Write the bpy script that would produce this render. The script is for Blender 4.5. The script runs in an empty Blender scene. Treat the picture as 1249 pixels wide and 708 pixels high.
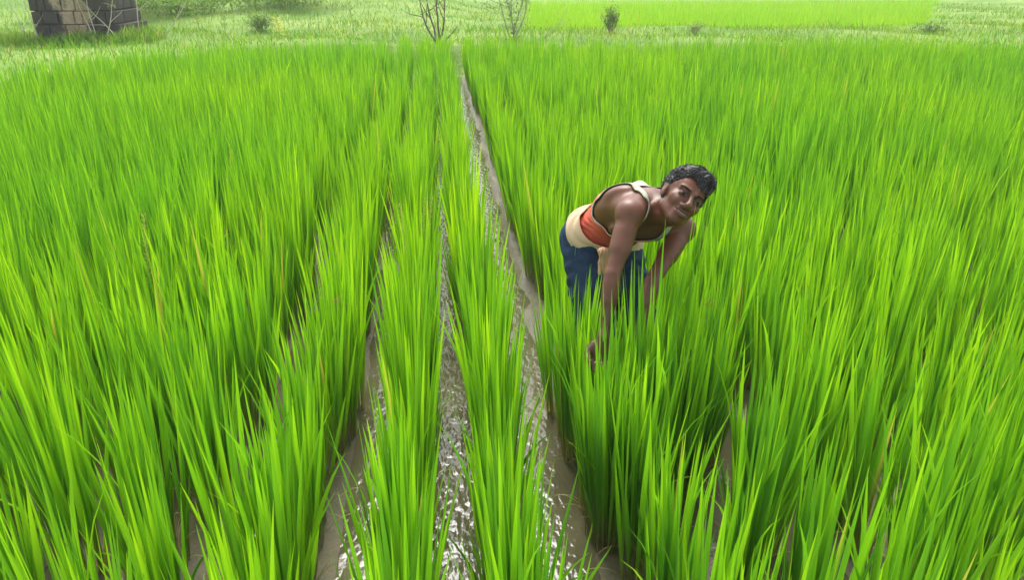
import bpy, math, random
import numpy as np
from mathutils import Vector, Matrix, noise as mnoise

S = bpy.context.scene
COL = S.collection
rad = math.radians
rng = np.random.default_rng(7)
random.seed(7)

# ---------------------------------------------------------------- camera, world, sun, exposure
PITCH, YAW, FPX, CAMZ = rad(23.4), rad(5.7), 900.0, 1.75
cam_d = bpy.data.cameras.new('camera'); cam = bpy.data.objects.new('camera', cam_d); COL.objects.link(cam)
cam_d.sensor_width = 36.0; cam_d.lens = 36.0 * FPX / 1249.0
cam_d.clip_start = 0.05; cam_d.clip_end = 2000.0
cam.location = (0, 0, CAMZ); cam.rotation_euler = (math.pi / 2 - PITCH, 0, -YAW)
S.camera = cam
SUN_EL, SUN_AZ = rad(58), rad(-3)          # azimuth measured from +Y towards +X
wd = bpy.data.worlds.new('World'); S.world = wd; wd.use_nodes = True
wn, wl = wd.node_tree.nodes, wd.node_tree.links
sky = wn.new('ShaderNodeTexSky'); sky.sky_type = 'NISHITA'; sky.sun_disc = False
sky.sun_elevation = SUN_EL; sky.sun_rotation = SUN_AZ
sky.air_density = 1.0; sky.dust_density = 4.0; sky.ozone_density = 1.0
hs = wn.new('ShaderNodeHueSaturation'); hs.inputs['Saturation'].default_value = 0.22; hs.inputs['Value'].default_value = 1.0
wl.new(sky.outputs[0], hs.inputs['Color']); bgn = wn['Background']
wl.new(hs.outputs[0], bgn.inputs['Color']); bgn.inputs['Strength'].default_value = 0.15
sd = bpy.data.lights.new('sun', 'SUN'); sun = bpy.data.objects.new('sun', sd); COL.objects.link(sun)
sd.energy = 1.5; sd.angle = rad(32); sd.color = (1.0, 0.97, 0.92)
dv = Vector((math.sin(SUN_AZ) * math.cos(SUN_EL), math.cos(SUN_AZ) * math.cos(SUN_EL), math.sin(SUN_EL)))
sun.rotation_euler = dv.to_track_quat('Z', 'Y').to_euler()
S.view_settings.view_transform = 'Standard'; S.view_settings.look = 'None'
S.view_settings.gamma = 1.0; S.view_settings.use_curve_mapping = False
S.view_settings.exposure = 1.12
S.cycles.max_bounces = 8; S.cycles.transmission_bounces = 5; S.cycles.diffuse_bounces = 4

CP, SP = math.cos(PITCH), math.sin(PITCH)
CF = np.array([math.sin(YAW) * CP, math.cos(YAW) * CP, -SP]); CR = np.array([math.cos(YAW), -math.sin(YAW), 0.0])
CU = np.cross(CR, CF); CC = np.array([0, 0, CAMZ])
def in_view(x, y, z0, z1, m=60):
    for z in (z0, z1, .5 * (z0 + z1)):
        v = np.array([x, y, z]) - CC; d = v @ CF
        if d < .25: continue
        px = 624.5 + FPX * (v @ CR) / d; py = 354 - FPX * (v @ CU) / d
        if -m < px < 1249 + m and -m < py < 708 + m: return True
    return False

# ---------------------------------------------------------------- helpers
def tag(o, label=None, cat=None, group=None, kind=None):
    for k, v in (('label', label), ('category', cat), ('group', group), ('kind', kind)):
        if v: o[k] = v
    return o
def link(name, me, mat=None, parent=None, loc=None):
    o = bpy.data.objects.new(name, me); COL.objects.link(o)
    if mat is not None and me is not None and len(me.materials) == 0: me.materials.append(mat)
    if parent is not None: o.parent = parent
    if loc is not None: o.location = loc
    return o
def empty(name, loc):
    o = bpy.data.objects.new(name, None); o.empty_display_size = .1; COL.objects.link(o); o.location = loc
    return o
def mesh_np(name, V, Fq, smooth=True, attrs=None):
    """V (n,3); Fq (m,k) with constant k"""
    V = np.ascontiguousarray(V, np.float32).reshape(-1, 3); Fq = np.ascontiguousarray(Fq, np.int32)
    me = bpy.data.meshes.new(name); n, (m, k) = len(V), Fq.shape
    me.vertices.add(n); me.vertices.foreach_set('co', V.ravel())
    me.loops.add(m * k); me.loops.foreach_set('vertex_index', Fq.ravel())
    me.polygons.add(m); me.polygons.foreach_set('loop_start', np.arange(0, m * k, k, dtype=np.int32))
    me.polygons.foreach_set('loop_total', np.full(m, k, np.int32))
    me.polygons.foreach_set('use_smooth', np.full(m, smooth, bool))
    me.update(calc_edges=True)
    for an, arr in (attrs or {}).items():
        arr = np.asarray(arr, np.float32)
        if arr.ndim == 1:
            a = me.attributes.new(an, 'FLOAT', 'POINT'); a.data.foreach_set('value', arr)
        else:
            a = me.attributes.new(an, 'FLOAT_COLOR', 'POINT')
            a.data.foreach_set('color', np.concatenate([arr, np.ones((len(arr), 1), np.float32)], 1).ravel())
    return me

# ---------------------------------------------------------------- materials
class NT:
    def __init__(s, name):
        s.m = bpy.data.materials.new(name); s.m.use_nodes = True; s.n = s.m.node_tree.nodes; s.l = s.m.node_tree.links
        s.b = s.n['Principled BSDF']; s.out = s.n['Material Output']
    def N(s, t, **kw):
        n = s.n.new(t)
        for k, v in kw.items():
            if k in n.inputs and not hasattr(n, k): n.inputs[k].default_value = v
            else:
                try: setattr(n, k, v)
                except Exception: n.inputs[k].default_value = v
        return n
    def L(s, a, b): s.l.new(a, b)
    def attr(s, name): a = s.n.new('ShaderNodeAttribute'); a.attribute_name = name; return a
    def noise(s, scale, detail=4, rough=.55, vec=None, stretch=None):
        t = s.n.new('ShaderNodeTexNoise'); t.inputs['Scale'].default_value = scale
        t.inputs['Detail'].default_value = detail; t.inputs['Roughness'].default_value = rough
        if vec is None:
            g = s.n.new('ShaderNodeNewGeometry'); vec = g.outputs['Position']
        if stretch:
            mp = s.n.new('ShaderNodeMapping'); mp.inputs['Scale'].default_value = stretch; s.L(vec, mp.inputs['Vector']); vec = mp.outputs[0]
        s.L(vec, t.inputs['Vector']); return t.outputs['Fac']
    def ramp(s, fac, stops, interp='LINEAR'):
        r = s.n.new('ShaderNodeValToRGB'); e = r.color_ramp.elements; r.color_ramp.interpolation = interp
        while len(e) < len(stops): e.new(.5)
        for i, (p, c) in enumerate(stops):
            e[i].position = p; e[i].color = (c, c, c, 1) if isinstance(c, (int, float)) else (*c, 1)
        s.L(fac, r.inputs[0]); return r.outputs[0]
    def mix(s, fac, a, b, mode='MIX'):
        m = s.n.new('ShaderNodeMix'); m.data_type = 'RGBA'; m.blend_type = mode
        for v, i in ((fac, 0), (a, 6), (b, 7)):
            if isinstance(v, (int, float)): m.inputs[i].default_value = v if i == 0 else (v, v, v, 1)
            elif isinstance(v, tuple): m.inputs[i].default_value = (*v, 1)
            else: s.L(v, m.inputs[i])
        return m.outputs[2]
    def math(s, op, a, b=0.0, clamp=False):
        m = s.n.new('ShaderNodeMath'); m.operation = op; m.use_clamp = clamp
        for v, i in ((a, 0), (b, 1)):
            if isinstance(v, (int, float)): m.inputs[i].default_value = v
            else: s.L(v, m.inputs[i])
        return m.outputs[0]
    def bump(s, h, strength=.5, dist=.01):
        b = s.n.new('ShaderNodeBump'); b.inputs['Strength'].default_value = strength; b.inputs['Distance'].default_value = dist
        s.L(h, b.inputs['Height']); s.L(b.outputs[0], s.b.inputs['Normal']); return b
    def col(s, c):
        if isinstance(c, tuple): s.b.inputs['Base Color'].default_value = (*c, 1)
        else: s.L(c, s.b.inputs['Base Color'])
    def set(s, **kw):
        for k, v in kw.items(): s.b.inputs[k.replace('_', ' ')].default_value = v
        return s

def leaf_material(name, stops, transl=0.5, tcol_gain=(1.25, 1.15, .6), rough=.45, spec=.35, pale_base=(.30, .30, .10), patch=None, dead=(.46, .36, .10), dead_at=.985):
    """stops: colours over the per-leaf random value; attribute 't' runs along the leaf, 'r' is random"""
    m = NT(name)
    oi = m.n.new('ShaderNodeObjectInfo')
    r = m.math('FRACT', m.math('ADD', m.attr('r').outputs['Fac'], oi.outputs['Random']))
    c = m.ramp(r, stops)
    if patch:
        f = m.ramp(m.noise(patch[0], 3), [(.38, 0.0), (.62, 1.0)])
        c = m.mix(f, c, m.mix(1.0, c, patch[1], 'MULTIPLY'))
    t = m.attr('t').outputs['Fac']
    c = m.mix(m.ramp(t, [(0.03, 1.0), (.30, 0.0)]), c, pale_base)
    c = m.mix(m.ramp(t, [(0.5, 0.0), (1.0, .5)]), c, m.mix(1.0, c, (1.3, 1.1, .6), 'MULTIPLY'))
    if dead: c = m.mix(m.math('GREATER_THAN', r, dead_at), c, dead)
    m.col(c); m.set(Roughness=rough, Specular_IOR_Level=spec)
    tr = m.n.new('ShaderNodeBsdfTranslucent'); m.L(m.mix(1.0, c, tcol_gain, 'MULTIPLY'), tr.inputs['Color'])
    mx = m.n.new('ShaderNodeMixShader'); mx.inputs[0].default_value = transl
    m.L(m.b.outputs[0], mx.inputs[1]); m.L(tr.outputs[0], mx.inputs[2]); m.L(mx.outputs[0], m.out.inputs['Surface'])
    return m.m

RICE = leaf_material('rice_leaf', [(0, (.11, .31, .016)), (.35, (.18, .43, .012)), (.7, (.25, .54, .010)), (1, (.37, .66, .014))], patch=(.55, (.74, .90, 1.6)), dead=(.42, .46, .08), dead_at=.992)
RICE2 = leaf_material('far_rice_leaf', [(0, (.21, .47, .010)), (1, (.33, .60, .016))], patch=(.3, (.85, .95, 1.2)))
BANKG = leaf_material('bank_grass_blade', [(0, (.08, .21, .020)), (.45, (.16, .33, .028)), (.8, (.24, .38, .05)), (1, (.38, .42, .14))], rough=.6, patch=(.45, (.75, .95, .8)), dead_at=.97, dead=(.46, .44, .20))
DARKG = leaf_material('dark_weed_leaf', [(0, (.06, .16, .025)), (1, (.15, .30, .05))], transl=.35, rough=.5, dead=None)
GREYG = leaf_material('sapling_leaf', [(0, (.10, .24, .06)), (.7, (.20, .36, .10)), (1, (.34, .46, .12))], transl=.45, rough=.5, dead=None)
MIDG = leaf_material('thicket_leaf', [(0, (.07, .19, .025)), (1, (.20, .38, .06))], transl=.4, rough=.5, dead=None)
YELG = leaf_material('yellow_leaf', [(0, (.55, .50, .10)), (1, (.75, .66, .16))], transl=.4, rough=.6, dead=None)
STRAW = leaf_material('dry_straw', [(0, (.30, .30, .09)), (.6, (.46, .44, .16)), (1, (.42, .26, .12))], transl=.3, rough=.6, dead=None, pale_base=(.30, .22, .10))

def mud_material():
    m = NT('wet_mud')
    n1 = m.noise(3.0, 6, .6); n2 = m.noise(45, 5, .65)
    c = m.ramp(n1, [(.3, (.115, .098, .050)), (.7, (.19, .165, .088))])
    c = m.mix(m.ramp(n2, [(.35, .35), (.65, 0.0)]), c, (.12, .10, .06))
    m.col(c); m.set(Roughness=.42, Specular_IOR_Level=.5)
    m.bump(m.math('ADD', m.noise(28, 6, .7), m.math('MULTIPLY', m.noise(140, 3), .3)), .7, .012)
    return m.m
MUD = mud_material()
def water_material():
    m = NT('muddy_water')
    n = m.noise(2.2, 4)
    m.col(m.ramp(n, [(.35, (.09, .083, .042)), (.65, (.145, .132, .07))]))
    m.set(Roughness=.09, IOR=1.33, Specular_IOR_Level=.8)
    w1 = m.noise(8, 2.5, .5, stretch=(1.8, 1, 1)); w2 = m.noise(45, 1, .5)
    ridge = m.math('ABSOLUTE', m.math('SUBTRACT', w1, .5))
    h = m.math('ADD', m.math('MULTIPLY', ridge, 1.3), m.math('MULTIPLY', w2, .10))
    m.bump(h, .33, .03)
    return m.m
WATER = water_material()
def ground_material():
    m = NT('grassy_earth')
    a = m.noise(.5, 5); b = m.noise(9, 6, .65)
    c = m.ramp(a, [(.35, (.10, .22, .03)), (.55, (.19, .32, .05)), (.7, (.29, .37, .11))])
    c = m.mix(m.ramp(b, [(.35, .6), (.6, 0.0)]), c, (.16, .22, .06))
    m.col(c); m.set(Roughness=.9, Specular_IOR_Level=.2); m.bump(b, .8, .05)
    return m.m
GROUND = ground_material()

# ---------------------------------------------------------------- leaf geometry
def blades(base, az, tilt, L, Wd, bend, face, seg=5, fold=False, r=None):
    """vectorised leaf strips -> V, F(quads), t, r"""
    N = len(az); T = np.linspace(0, 1, seg + 1)
    base = np.asarray(base, float).reshape(N, 3)
    az, tilt, L, Wd, bend, face = (np.broadcast_to(np.asarray(a, float), (N,)) for a in (az, tilt, L, Wd, bend, face))
    r = rng.random(N) if r is None else np.broadcast_to(r, (N,))
    th = tilt[:, None] + bend[:, None] * T[None] ** 2.2
    d = np.stack([np.sin(th) * np.cos(az)[:, None], np.sin(th) * np.sin(az)[:, None], np.cos(th)], -1)
    step = (d[:, :-1] + d[:, 1:]) / 2 * (L / seg)[:, None, None]
    P = np.concatenate([np.zeros((N, 1, 3)), np.cumsum(step, 1)], 1) + base[:, None]
    prof = (.38 + .62 * np.clip(T / .5, 0, 1)) * (1 - np.clip((T - .5) / .5, 0, 1) ** 1.7)
    prof[-1] = .03
    side = np.stack([-np.sin(face), np.cos(face), np.zeros(N)], -1)[:, None] * (Wd[:, None] / 2 * prof[None])[..., None]
    tt = np.broadcast_to(T[None], (N, seg + 1))
    if fold:
        nrm = np.cross(d, side); nrm /= (np.linalg.norm(nrm, axis=-1, keepdims=True) + 1e-9)
        mid = P - nrm * (np.linalg.norm(side, axis=-1, keepdims=True) * .45)
        V = np.stack([P - side, mid, P + side], 2); k = 3
    else:
        V = np.stack([P - side, P + side], 2); k = 2
    vid = np.arange(N * (seg + 1) * k).reshape(N, seg + 1, k)
    Fs = [np.stack([vid[:, :-1, j], vid[:, :-1, j + 1], vid[:, 1:, j + 1], vid[:, 1:, j]], -1).reshape(-1, 4) for j in range(k - 1)]
    return V.reshape(-1, 3), np.concatenate(Fs), np.repeat(tt.reshape(-1), k), np.repeat(np.repeat(r, seg + 1), k)
def merge(parts):
    V, Fq, T, R = [], [], [], []; o = 0
    for v, f, t, r in parts:
        V.append(v); Fq.append(f + o); T.append(t); R.append(r); o += len(v)
    return np.concatenate(V), np.concatenate(Fq), np.concatenate(T), np.concatenate(R)
def leaf_mesh(name, parts):
    V, Fq, t, r = merge(parts); return mesh_np(name, V, Fq, True, {'t': t, 'r': r})

def tube(path, radii, sides=6):
    path = np.asarray(path, float); n = len(path); V = []
    for i, p in enumerate(path):
        d = path[min(i + 1, n - 1)] - path[max(i - 1, 0)]; d /= np.linalg.norm(d) + 1e-9
        a = np.cross(d, [0, 0, 1.0]);
        if np.linalg.norm(a) < .1: a = np.cross(d, [0, 1.0, 0])
        a /= np.linalg.norm(a); b = np.cross(d, a)
        for k in range(sides):
            w = 2 * math.pi * k / sides; V.append(p + radii[i] * (math.cos(w) * a + math.sin(w) * b))
    Fq = [(i * sides + k, i * sides + (k + 1) % sides, (i + 1) * sides + (k + 1) % sides, (i + 1) * sides + k) for i in range(n - 1) for k in range(sides)]
    V = np.array(V); N = len(V)
    return V, np.array(Fq), np.repeat(np.linspace(0, 1, n), sides), np.full(N, rng.random())

# ---------------------------------------------------------------- terrain
EDGE_X = np.array([-5.9, -5.4, -5.05, -4.6, -3.35, 0, 5.3, 10, 14, 30]); EDGE_Y = np.array([0, 8.6, 9.9, 12.2, 13.9, 13.7, 13.2, 12.6, 12.0, 10])
def edge_y(x): return np.interp(x, EDGE_X, EDGE_Y, left=-5, right=10)
def field2_d(x, y):
    xl = 2.0 + (y - 18.5) * .12 + .25 * np.sin(y * 1.9) + .1 * np.sin(y * 5.3); xr = 12.5 + (y - 18.5) * .68 + .35 * np.sin(y * 1.4) + .12 * np.sin(y * 4.7)
    return np.minimum(np.minimum(x - xl, xr - x), y - (18.9 + .16 * np.sin(x * 1.7) + .1 * np.sin(x * 4.1)))
def sstep(a, b, x):
    t = np.clip((x - a) / (b - a), 0, 1); return t * t * (3 - 2 * t)
def terrain_z(x, y):
    x = np.asarray(x, float); y = np.asarray(y, float)
    out = y - edge_y(x)
    z = -.03 + .50 * sstep(.15, 1.1, out)
    z += .07 * (np.sin(x * 1.3 + y * .7) * np.sin(y * .9 - x * .4)) * sstep(.5, 1.5, out)
    z += .055 * np.clip(y - 18, 0, 40) * sstep(2.0, -1.5, x)
    z += .3 * sstep(-9, -16, x) * sstep(5, 20, y)
    return z * (1 - sstep(-.3, .4, field2_d(x, y))) + .02 * sstep(-.3, .4, field2_d(x, y))
xs = np.concatenate([np.linspace(-400, -24, 12), np.arange(-22, 28, .25), np.linspace(30, 400, 12)])
ys = np.concatenate([np.linspace(-300, -4, 8), np.arange(-3, 45, .25), np.linspace(47, 600, 14)])
X, Y = np.meshgrid(xs, ys, indexing='ij'); Z = terrain_z(X, Y)
idx = np.arange(X.size).reshape(X.shape)
Fq = np.stack([idx[:-1, :-1], idx[1:, :-1], idx[1:, 1:], idx[:-1, 1:]], -1).reshape(-1, 4)
Z = np.where((Y < edge_y(X)) & (X > -5.9), -.09, Z)
ground = link('ground', mesh_np('ground', np.stack([X, Y, Z], -1), Fq), GROUND); ground['kind'] = 'structure'

# ---------------------------------------------------------------- paddy mud and water
ROW = .36; ROW0 = -.15                       # row centre lines run along +Y
def wob(y, k): return .014 * np.sin(y * .9 + k * 1.9) + .010 * np.sin(y * 2.3 + k)
mx_ = np.concatenate([np.arange(-6.2, -1.5, .07), np.arange(-1.5, 1.9, .022), np.arange(1.9, 14.5, .08)])
my_ = np.concatenate([np.arange(-1, 1.2, .1), np.arange(1.2, 5, .022), np.arange(5, 15, .06)])
X, Y = np.meshgrid(mx_, my_, indexing='ij')
ph = (X - wob(Y, 0) - ROW0) / ROW; inrow = .5 + .5 * np.cos(2 * math.pi * ph)     # 1 at plant line, 0 mid channel
def fbm(x, y, seed):
    r_ = np.random.default_rng(seed); z = 0
    for o in range(5):
        f = 3.0 * 2.1 ** o
        for _ in range(3):
            a = r_.random() * 6.28; p_ = r_.random() * 6.28
            z = z + np.sin((x * math.cos(a) + y * math.sin(a)) * f + p_ + 1.5 * np.sin(y * f * .4 + p_)) / (1.9 ** o)
    return z / 4
nz = fbm(X, Y, 3)
Zm = -.030 + .045 * inrow ** 2 + .011 * nz + .004 * fbm(X * 4.1, Y * 3.3, 11)
# the channel right of the second narrow row: mud bank on its right side, open water on its left
k39 = np.exp(-((X - .480 + .030 * fbm(X * 1.2, Y * 1.6, 17)) / .045) ** 2) * (.9 + .8 * fbm(X * 2.2, Y * 2.6, 19)); Zm += .028 * k39 * sstep(.8, 1.6, Y)
k33 = np.exp(-((X + .40) / .05) ** 2); Zm += .022 * k33
idx = np.arange(X.size).reshape(X.shape)
Fq = np.stack([idx[:-1, :-1], idx[1:, :-1], idx[1:, 1:], idx[:-1, 1:]], -1).reshape(-1, 4)
keep = (edge_y(X) + .25 > Y)[:-1, :-1].reshape(-1)
link('mud_bed', mesh_np('mud_bed', np.stack([X, Y, Zm], -1), Fq[keep]), MUD)['kind'] = 'structure'
wx = np.arange(-6.2, 14.6, .4); wy = np.arange(-1, 14.6, .4)
X, Y = np.meshgrid(wx, wy, indexing='ij'); idx = np.arange(X.size).reshape(X.shape)
Fq = np.stack([idx[:-1, :-1], idx[1:, :-1], idx[1:, 1:], idx[:-1, 1:]], -1).reshape(-1, 4)
keep = (edge_y(X) + .3 > Y)[:-1, :-1].reshape(-1)
link('paddy_water', mesh_np('paddy_water', np.stack([X, Y, X * 0 - .008], -1), Fq[keep]), WATER)['kind'] = 'structure'

# ---------------------------------------------------------------- rice
MAN = [((.575, 2.66), .105), ((.775, 2.77), .105), ((.535, 2.21), .045), ((.70, 2.40), .05)]      # his legs and forearms
hills = []                                                     # x, y, height factor, row index
for k in range(-18, 42):
    xc = ROW0 + k * ROW
    
    y = -.2 + random.random() * .1
    while y < 14.2:
        y += (.125 if -1 <= k <= 2 else .112) * random.uniform(.8, 1.2)
        jit = {-1: .020, 0: .016 + .022 * min(1, y / 6), 1: .018, 2: .018}.get(k, .085)
        x = xc + wob(y, 0) + random.gauss(0, jit) + {0: -.004, 1: -.066, 2: .010, -1: .034 + .02 * min(1, y / 6)}.get(k, 0)
        if x < -5.8 or y > edge_y(x) + .05 or y < .55: continue
        if math.hypot(x, y) < .75: continue
        if not in_view(x, y, 0, .72, 90): continue
        if any(math.hypot(x - c[0], y - c[1]) < r_ for c, r_ in MAN): continue
        under = .52 < x < .95 and 2.28 < y < 2.95            # plants pressed down under his body
        hills.append((x, y, random.uniform(.88, 1.10) * (.72 if under else 1), k))
for x_, y_, h_ in ((.47, 2.36, 1.04), (.48, 2.52, .98), (.46, 2.68, .98), (.66, 2.13, 1.22), (.72, 2.08, 1.18), (.80, 2.20, 1.16), (.86, 2.12, 1.1), (.73, 2.19, 1.38), (.93, 2.32, 1.08), (.50, 1.86, 1.0), (.53, 1.95, .95), (.49, 2.00, 1.0), (.485, 1.93, 1.04), (.485, 2.06, .98), (.505, 2.33, .99), (.50, 2.45, .97)):
    hills.append((x_, y_, h_, 2 if x_ < .75 else 3))        # tall plants close in front of him
hills.sort(key=lambda h: math.hypot(h[0], h[1]))
def leaf_params(n, spread=1.0):
    a = rng.random(n) * 2 * math.pi
    tilt = np.abs(rng.normal(0, rad(3.6), n)) * spread + rad(1.0)
    rr = .042 * np.sqrt(rng.random(n))
    L = rng.uniform(.52, .80, n); low = rng.random(n) < .25
    L = np.where(low, L * rng.uniform(.55, .8, n), L); tilt = np.where(low, tilt + rad(5), tilt)
    bend = np.abs(rng.normal(0, rad(3.5), n)) + np.where(rng.random(n) < .02, rad(30), 0)
    return a, tilt, rr, L, bend
def row_phrase(k):
    words = ['', 'first', 'second', 'third', 'fourth', 'fifth', 'sixth', 'seventh', 'eighth', 'ninth', 'tenth']
    if k == 0: return 'in the narrow row between the left and the middle water channel'
    if k == 1: return 'in the narrow row between the middle and the right water channel'
    if k > 1: return 'in the %s row to the right of the wide right water channel' % words[min(k - 1, 10)]
    return 'in the %s row to the left of the left water channel' % words[min(-k, 10)]
# leaf library: unit leaves, each shared by many leaf objects
LIB = []
for i in range(14):
    bend = abs(random.gauss(0, rad(3.5))) + (rad(26) if i == 4 else 0)
    v = blades([[0, 0, 0]], [0], [0], [.66], [random.uniform(.0130, .0190)], [bend], [random.uniform(-1.3, 1.3)], seg=7, fold=True, r=0.0)
    me = leaf_mesh('rice_leaf', [v]); me.materials.append(RICE); LIB.append(me)
STRAWLIB = []
for i in range(4):
    v = blades([[0, 0, 0]], [0], [0], [.30], [.006], [rad(70 + 15 * i)], [random.uniform(-.8, .8)], seg=6, fold=True, r=0.0)
    me = leaf_mesh('dry_leaf', [v]); me.materials.append(STRAW); STRAWLIB.append(me)
def plant_object(x, y, hf, k):
    root = empty('rice_plant', (x, y, 0))
    n = 30; a, tilt, rr, L, bend = leaf_params(n, 1.0)
    for i in range(n):
        o = bpy.data.objects.new('leaf', LIB[random.randrange(len(LIB))]); COL.objects.link(o); o.parent = root
        b_ = rng.random() * 6.28
        o.location = (rr[i] * math.cos(a[i]), rr[i] * math.sin(a[i]), -.01)
        s = L[i] / .66 * hf
        o.rotation_euler = (0, tilt[i], a[i]); o.scale = (1, 1, s)
    for i in range(random.choice((2, 3, 4, 5))):
        o = bpy.data.objects.new('dry_leaf', random.choice(STRAWLIB)); COL.objects.link(o); o.parent = root
        a_ = random.random() * 6.28; o.location = (.02 * math.cos(a_), .02 * math.sin(a_), .01)
        o.rotation_euler = (0, rad(random.uniform(15, 45)), a_); o.scale = (.6, .6, random.uniform(.4, .95))
    return root
PLANTLIB = []
for i in range(10):
    n = 32; a, tilt, rr, L, bend = leaf_params(n)
    v = blades(np.stack([rr * np.cos(a), rr * np.sin(a), rr * 0 - .01], 1), a, tilt, L, rng.uniform(.0125, .0180, n), bend, rng.random(n) * 6.28, seg=6, fold=True)
    me = leaf_mesh('rice_plant', [v]); me.materials.append(RICE); PLANTLIB.append(me)
NPART, NIND = 95, 300
for i, (x, y, hf, k) in enumerate(hills[:NIND]):
    if i < NPART: o = plant_object(x, y, hf, k)
    else:
        o = link('rice_plant', PLANTLIB[i % 10], None, None, (x, y, 0)); o.rotation_euler = (0, 0, random.random() * 6.28); o.scale = (1, 1, hf)
    ph_ = row_phrase(k)
    tag(o, 'green rice plant ' + ph_, 'rice plant', 'rice plants ' + ph_)
rest = hills[NIND:]
def bake(hl, n, seg, wmul):
    H = np.array([(h[0], h[1], h[2]) for h in hl]); M = len(H); a, tilt, rr, L, bend = leaf_params(M * n)
    # slow waves of wind lean and of vigour across the field
    hx, hy, hf = (np.repeat(H[:, j], n) for j in range(3))
    vig = 1 + .06 * np.sin(hx * 1.1 + .6 * hy) + .05 * np.sin(hy * 1.7 - hx * .8)
    base = np.stack([hx + rr * np.cos(a), hy + rr * np.sin(a), hx * 0 - .01], 1)
    rv = np.clip(np.repeat(rng.random(M) * .3, n) + rng.random(M * n) * .72, 0, .999)
    rv = np.where(rng.random(M * n) < .004, .995, np.minimum(rv, .985))
    return blades(base, a, tilt, L * hf * vig, rng.uniform(.0115, .0165, M * n) * wmul, bend, rng.random(M * n) * 6.28, seg=seg, r=rv)
ya = [h for h in rest if math.hypot(h[0], h[1]) < 7]; yb = [h for h in rest if math.hypot(h[0], h[1]) >= 7]
tag(link('rice_crop', leaf_mesh('rice_crop', [bake(ya, 34, 5, 1.0), bake(yb, 24, 4, 1.25)]), RICE),
    'dense mass of green rice filling the paddy behind the nearest plants', 'rice crop', None, 'stuff')

# second paddy behind the bank
M = 42000; yy = 18.8 + 20 * rng.random(M) ** 1.5; xx = rng.uniform(2, 28, M); ok = field2_d(xx, yy) > 0.0; xx, yy = xx[ok], yy[ok]; M = len(xx)
tag(link('far_rice_crop', leaf_mesh('far_rice_crop', [blades(np.stack([xx, yy, xx * 0], 1), rng.random(M) * 6.28, np.abs(rng.normal(0, .12, M)), rng.uniform(.42, .62, M), .022, .15, rng.random(M) * 6.28, seg=2)]), RICE2),
    'bright yellow-green rice in the second paddy beyond the grassy bank', 'rice crop', None, 'stuff')

# grass of the bank
M = 120000; xx = rng.uniform(-17, 22, M); yy = rng.uniform(4, 32, M)
d = yy - edge_y(xx); ok = (((d > .25) & (yy > 7)) & (field2_d(xx, yy) < .05) & (rng.random(M) < np.where(yy < 19.5, 1.0, .5)))
ok &= (np.abs(xx - .0) < 1.0 * yy + 1); xx, yy = xx[ok], yy[ok]; M = len(xx)
clump = .5 + .5 * np.sin(xx * 2.1 + 1.3 * np.sin(yy * 1.7)) * np.sin(yy * 2.6 + xx)
tag(link('bank_grass', leaf_mesh('bank_grass', [blades(np.stack([xx, yy, terrain_z(xx, yy) - .01], 1), rng.random(M) * 6.28, np.abs(rng.normal(0, .45, M)), rng.uniform(.05, .16, M) * (.7 + 1.1 * clump), .017, .6, rng.random(M) * 6.28, seg=2)]), BANKG),
    'short pale green grass growing over the bank behind the rice', 'grass', None, 'stuff')
def vec(*a): return np.array(a, float)
def unit(v): v = np.asarray(v, float); return v / np.linalg.norm(v)
def plain(name, c, rough=.7, spec=.3, bumpscale=None, bs=.3):
    m = NT(name); m.col(c); m.set(Roughness=rough, Specular_IOR_Level=spec)
    if bumpscale: m.bump(m.noise(bumpscale, 4), bs, .004)
    return m.m
# ---------------------------------------------------------------- stone pier on the bank
def stone_material():
    m = NT('weathered_stone'); oi = m.n.new('ShaderNodeObjectInfo')
    c = m.ramp(oi.outputs['Random'], [(0, (.40, .30, .20)), (.5, (.50, .40, .28)), (1, (.56, .48, .37))])
    c = m.mix(m.ramp(m.noise(22, 6, .7), [(.35, .5), (.6, 0.0)]), c, (.22, .15, .10))
    # black mould: ragged streaks down both sides; middle kept pale, painting a lit patch
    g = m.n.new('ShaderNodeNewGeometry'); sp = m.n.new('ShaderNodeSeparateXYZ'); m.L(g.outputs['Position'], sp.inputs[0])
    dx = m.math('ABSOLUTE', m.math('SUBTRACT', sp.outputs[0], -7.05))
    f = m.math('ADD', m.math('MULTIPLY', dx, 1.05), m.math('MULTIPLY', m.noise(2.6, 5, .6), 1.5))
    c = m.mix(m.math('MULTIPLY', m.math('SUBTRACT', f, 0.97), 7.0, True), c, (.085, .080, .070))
    m.col(c); m.set(Roughness=.92, Specular_IOR_Level=.15); m.bump(m.noise(30, 6, .7), .8, .02); return m.m
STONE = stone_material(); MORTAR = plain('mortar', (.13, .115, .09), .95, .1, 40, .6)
PX0, PX1, PY0, PD, PZ0 = -7.88, -6.20, 16.35, 1.5, .28
def block_mesh(sx, sy, sz, sh):
    import bmesh
    bm = bmesh.new(); vs = [bm.verts.new((x, y, z)) for z in (0, sz) for (x, y) in ((0, 0), (sx, 0), (sx, sy), (0, sy))]
    for f in ((0, 3, 2, 1), (4, 5, 6, 7), (0, 1, 5, 4), (1, 2, 6, 5), (2, 3, 7, 6), (3, 0, 4, 7)): bm.faces.new([vs[i] for i in f])
    bmesh.ops.bevel(bm, geom=bm.edges[:], offset=.014, segments=1, affect='EDGES')
    for v in bm.verts: v.co += Vector((random.uniform(-1, 1), random.uniform(-1, 1), random.uniform(-1, 1))) * .005
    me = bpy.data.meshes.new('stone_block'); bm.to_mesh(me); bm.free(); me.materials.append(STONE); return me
pier = empty('stone_pier', (0, 0, 0))
tag(pier, 'pale stone block pier with black mould streaks standing on the grassy bank', 'stone pier')
NC, CH = 9, .25
def right_x(z): return PX1 + .34 * max(0, 1 - (z - PZ0) / 1.0) ** 1.5 - .24       # the right side flares out towards the ground
core_V, core_F = [], []
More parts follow.
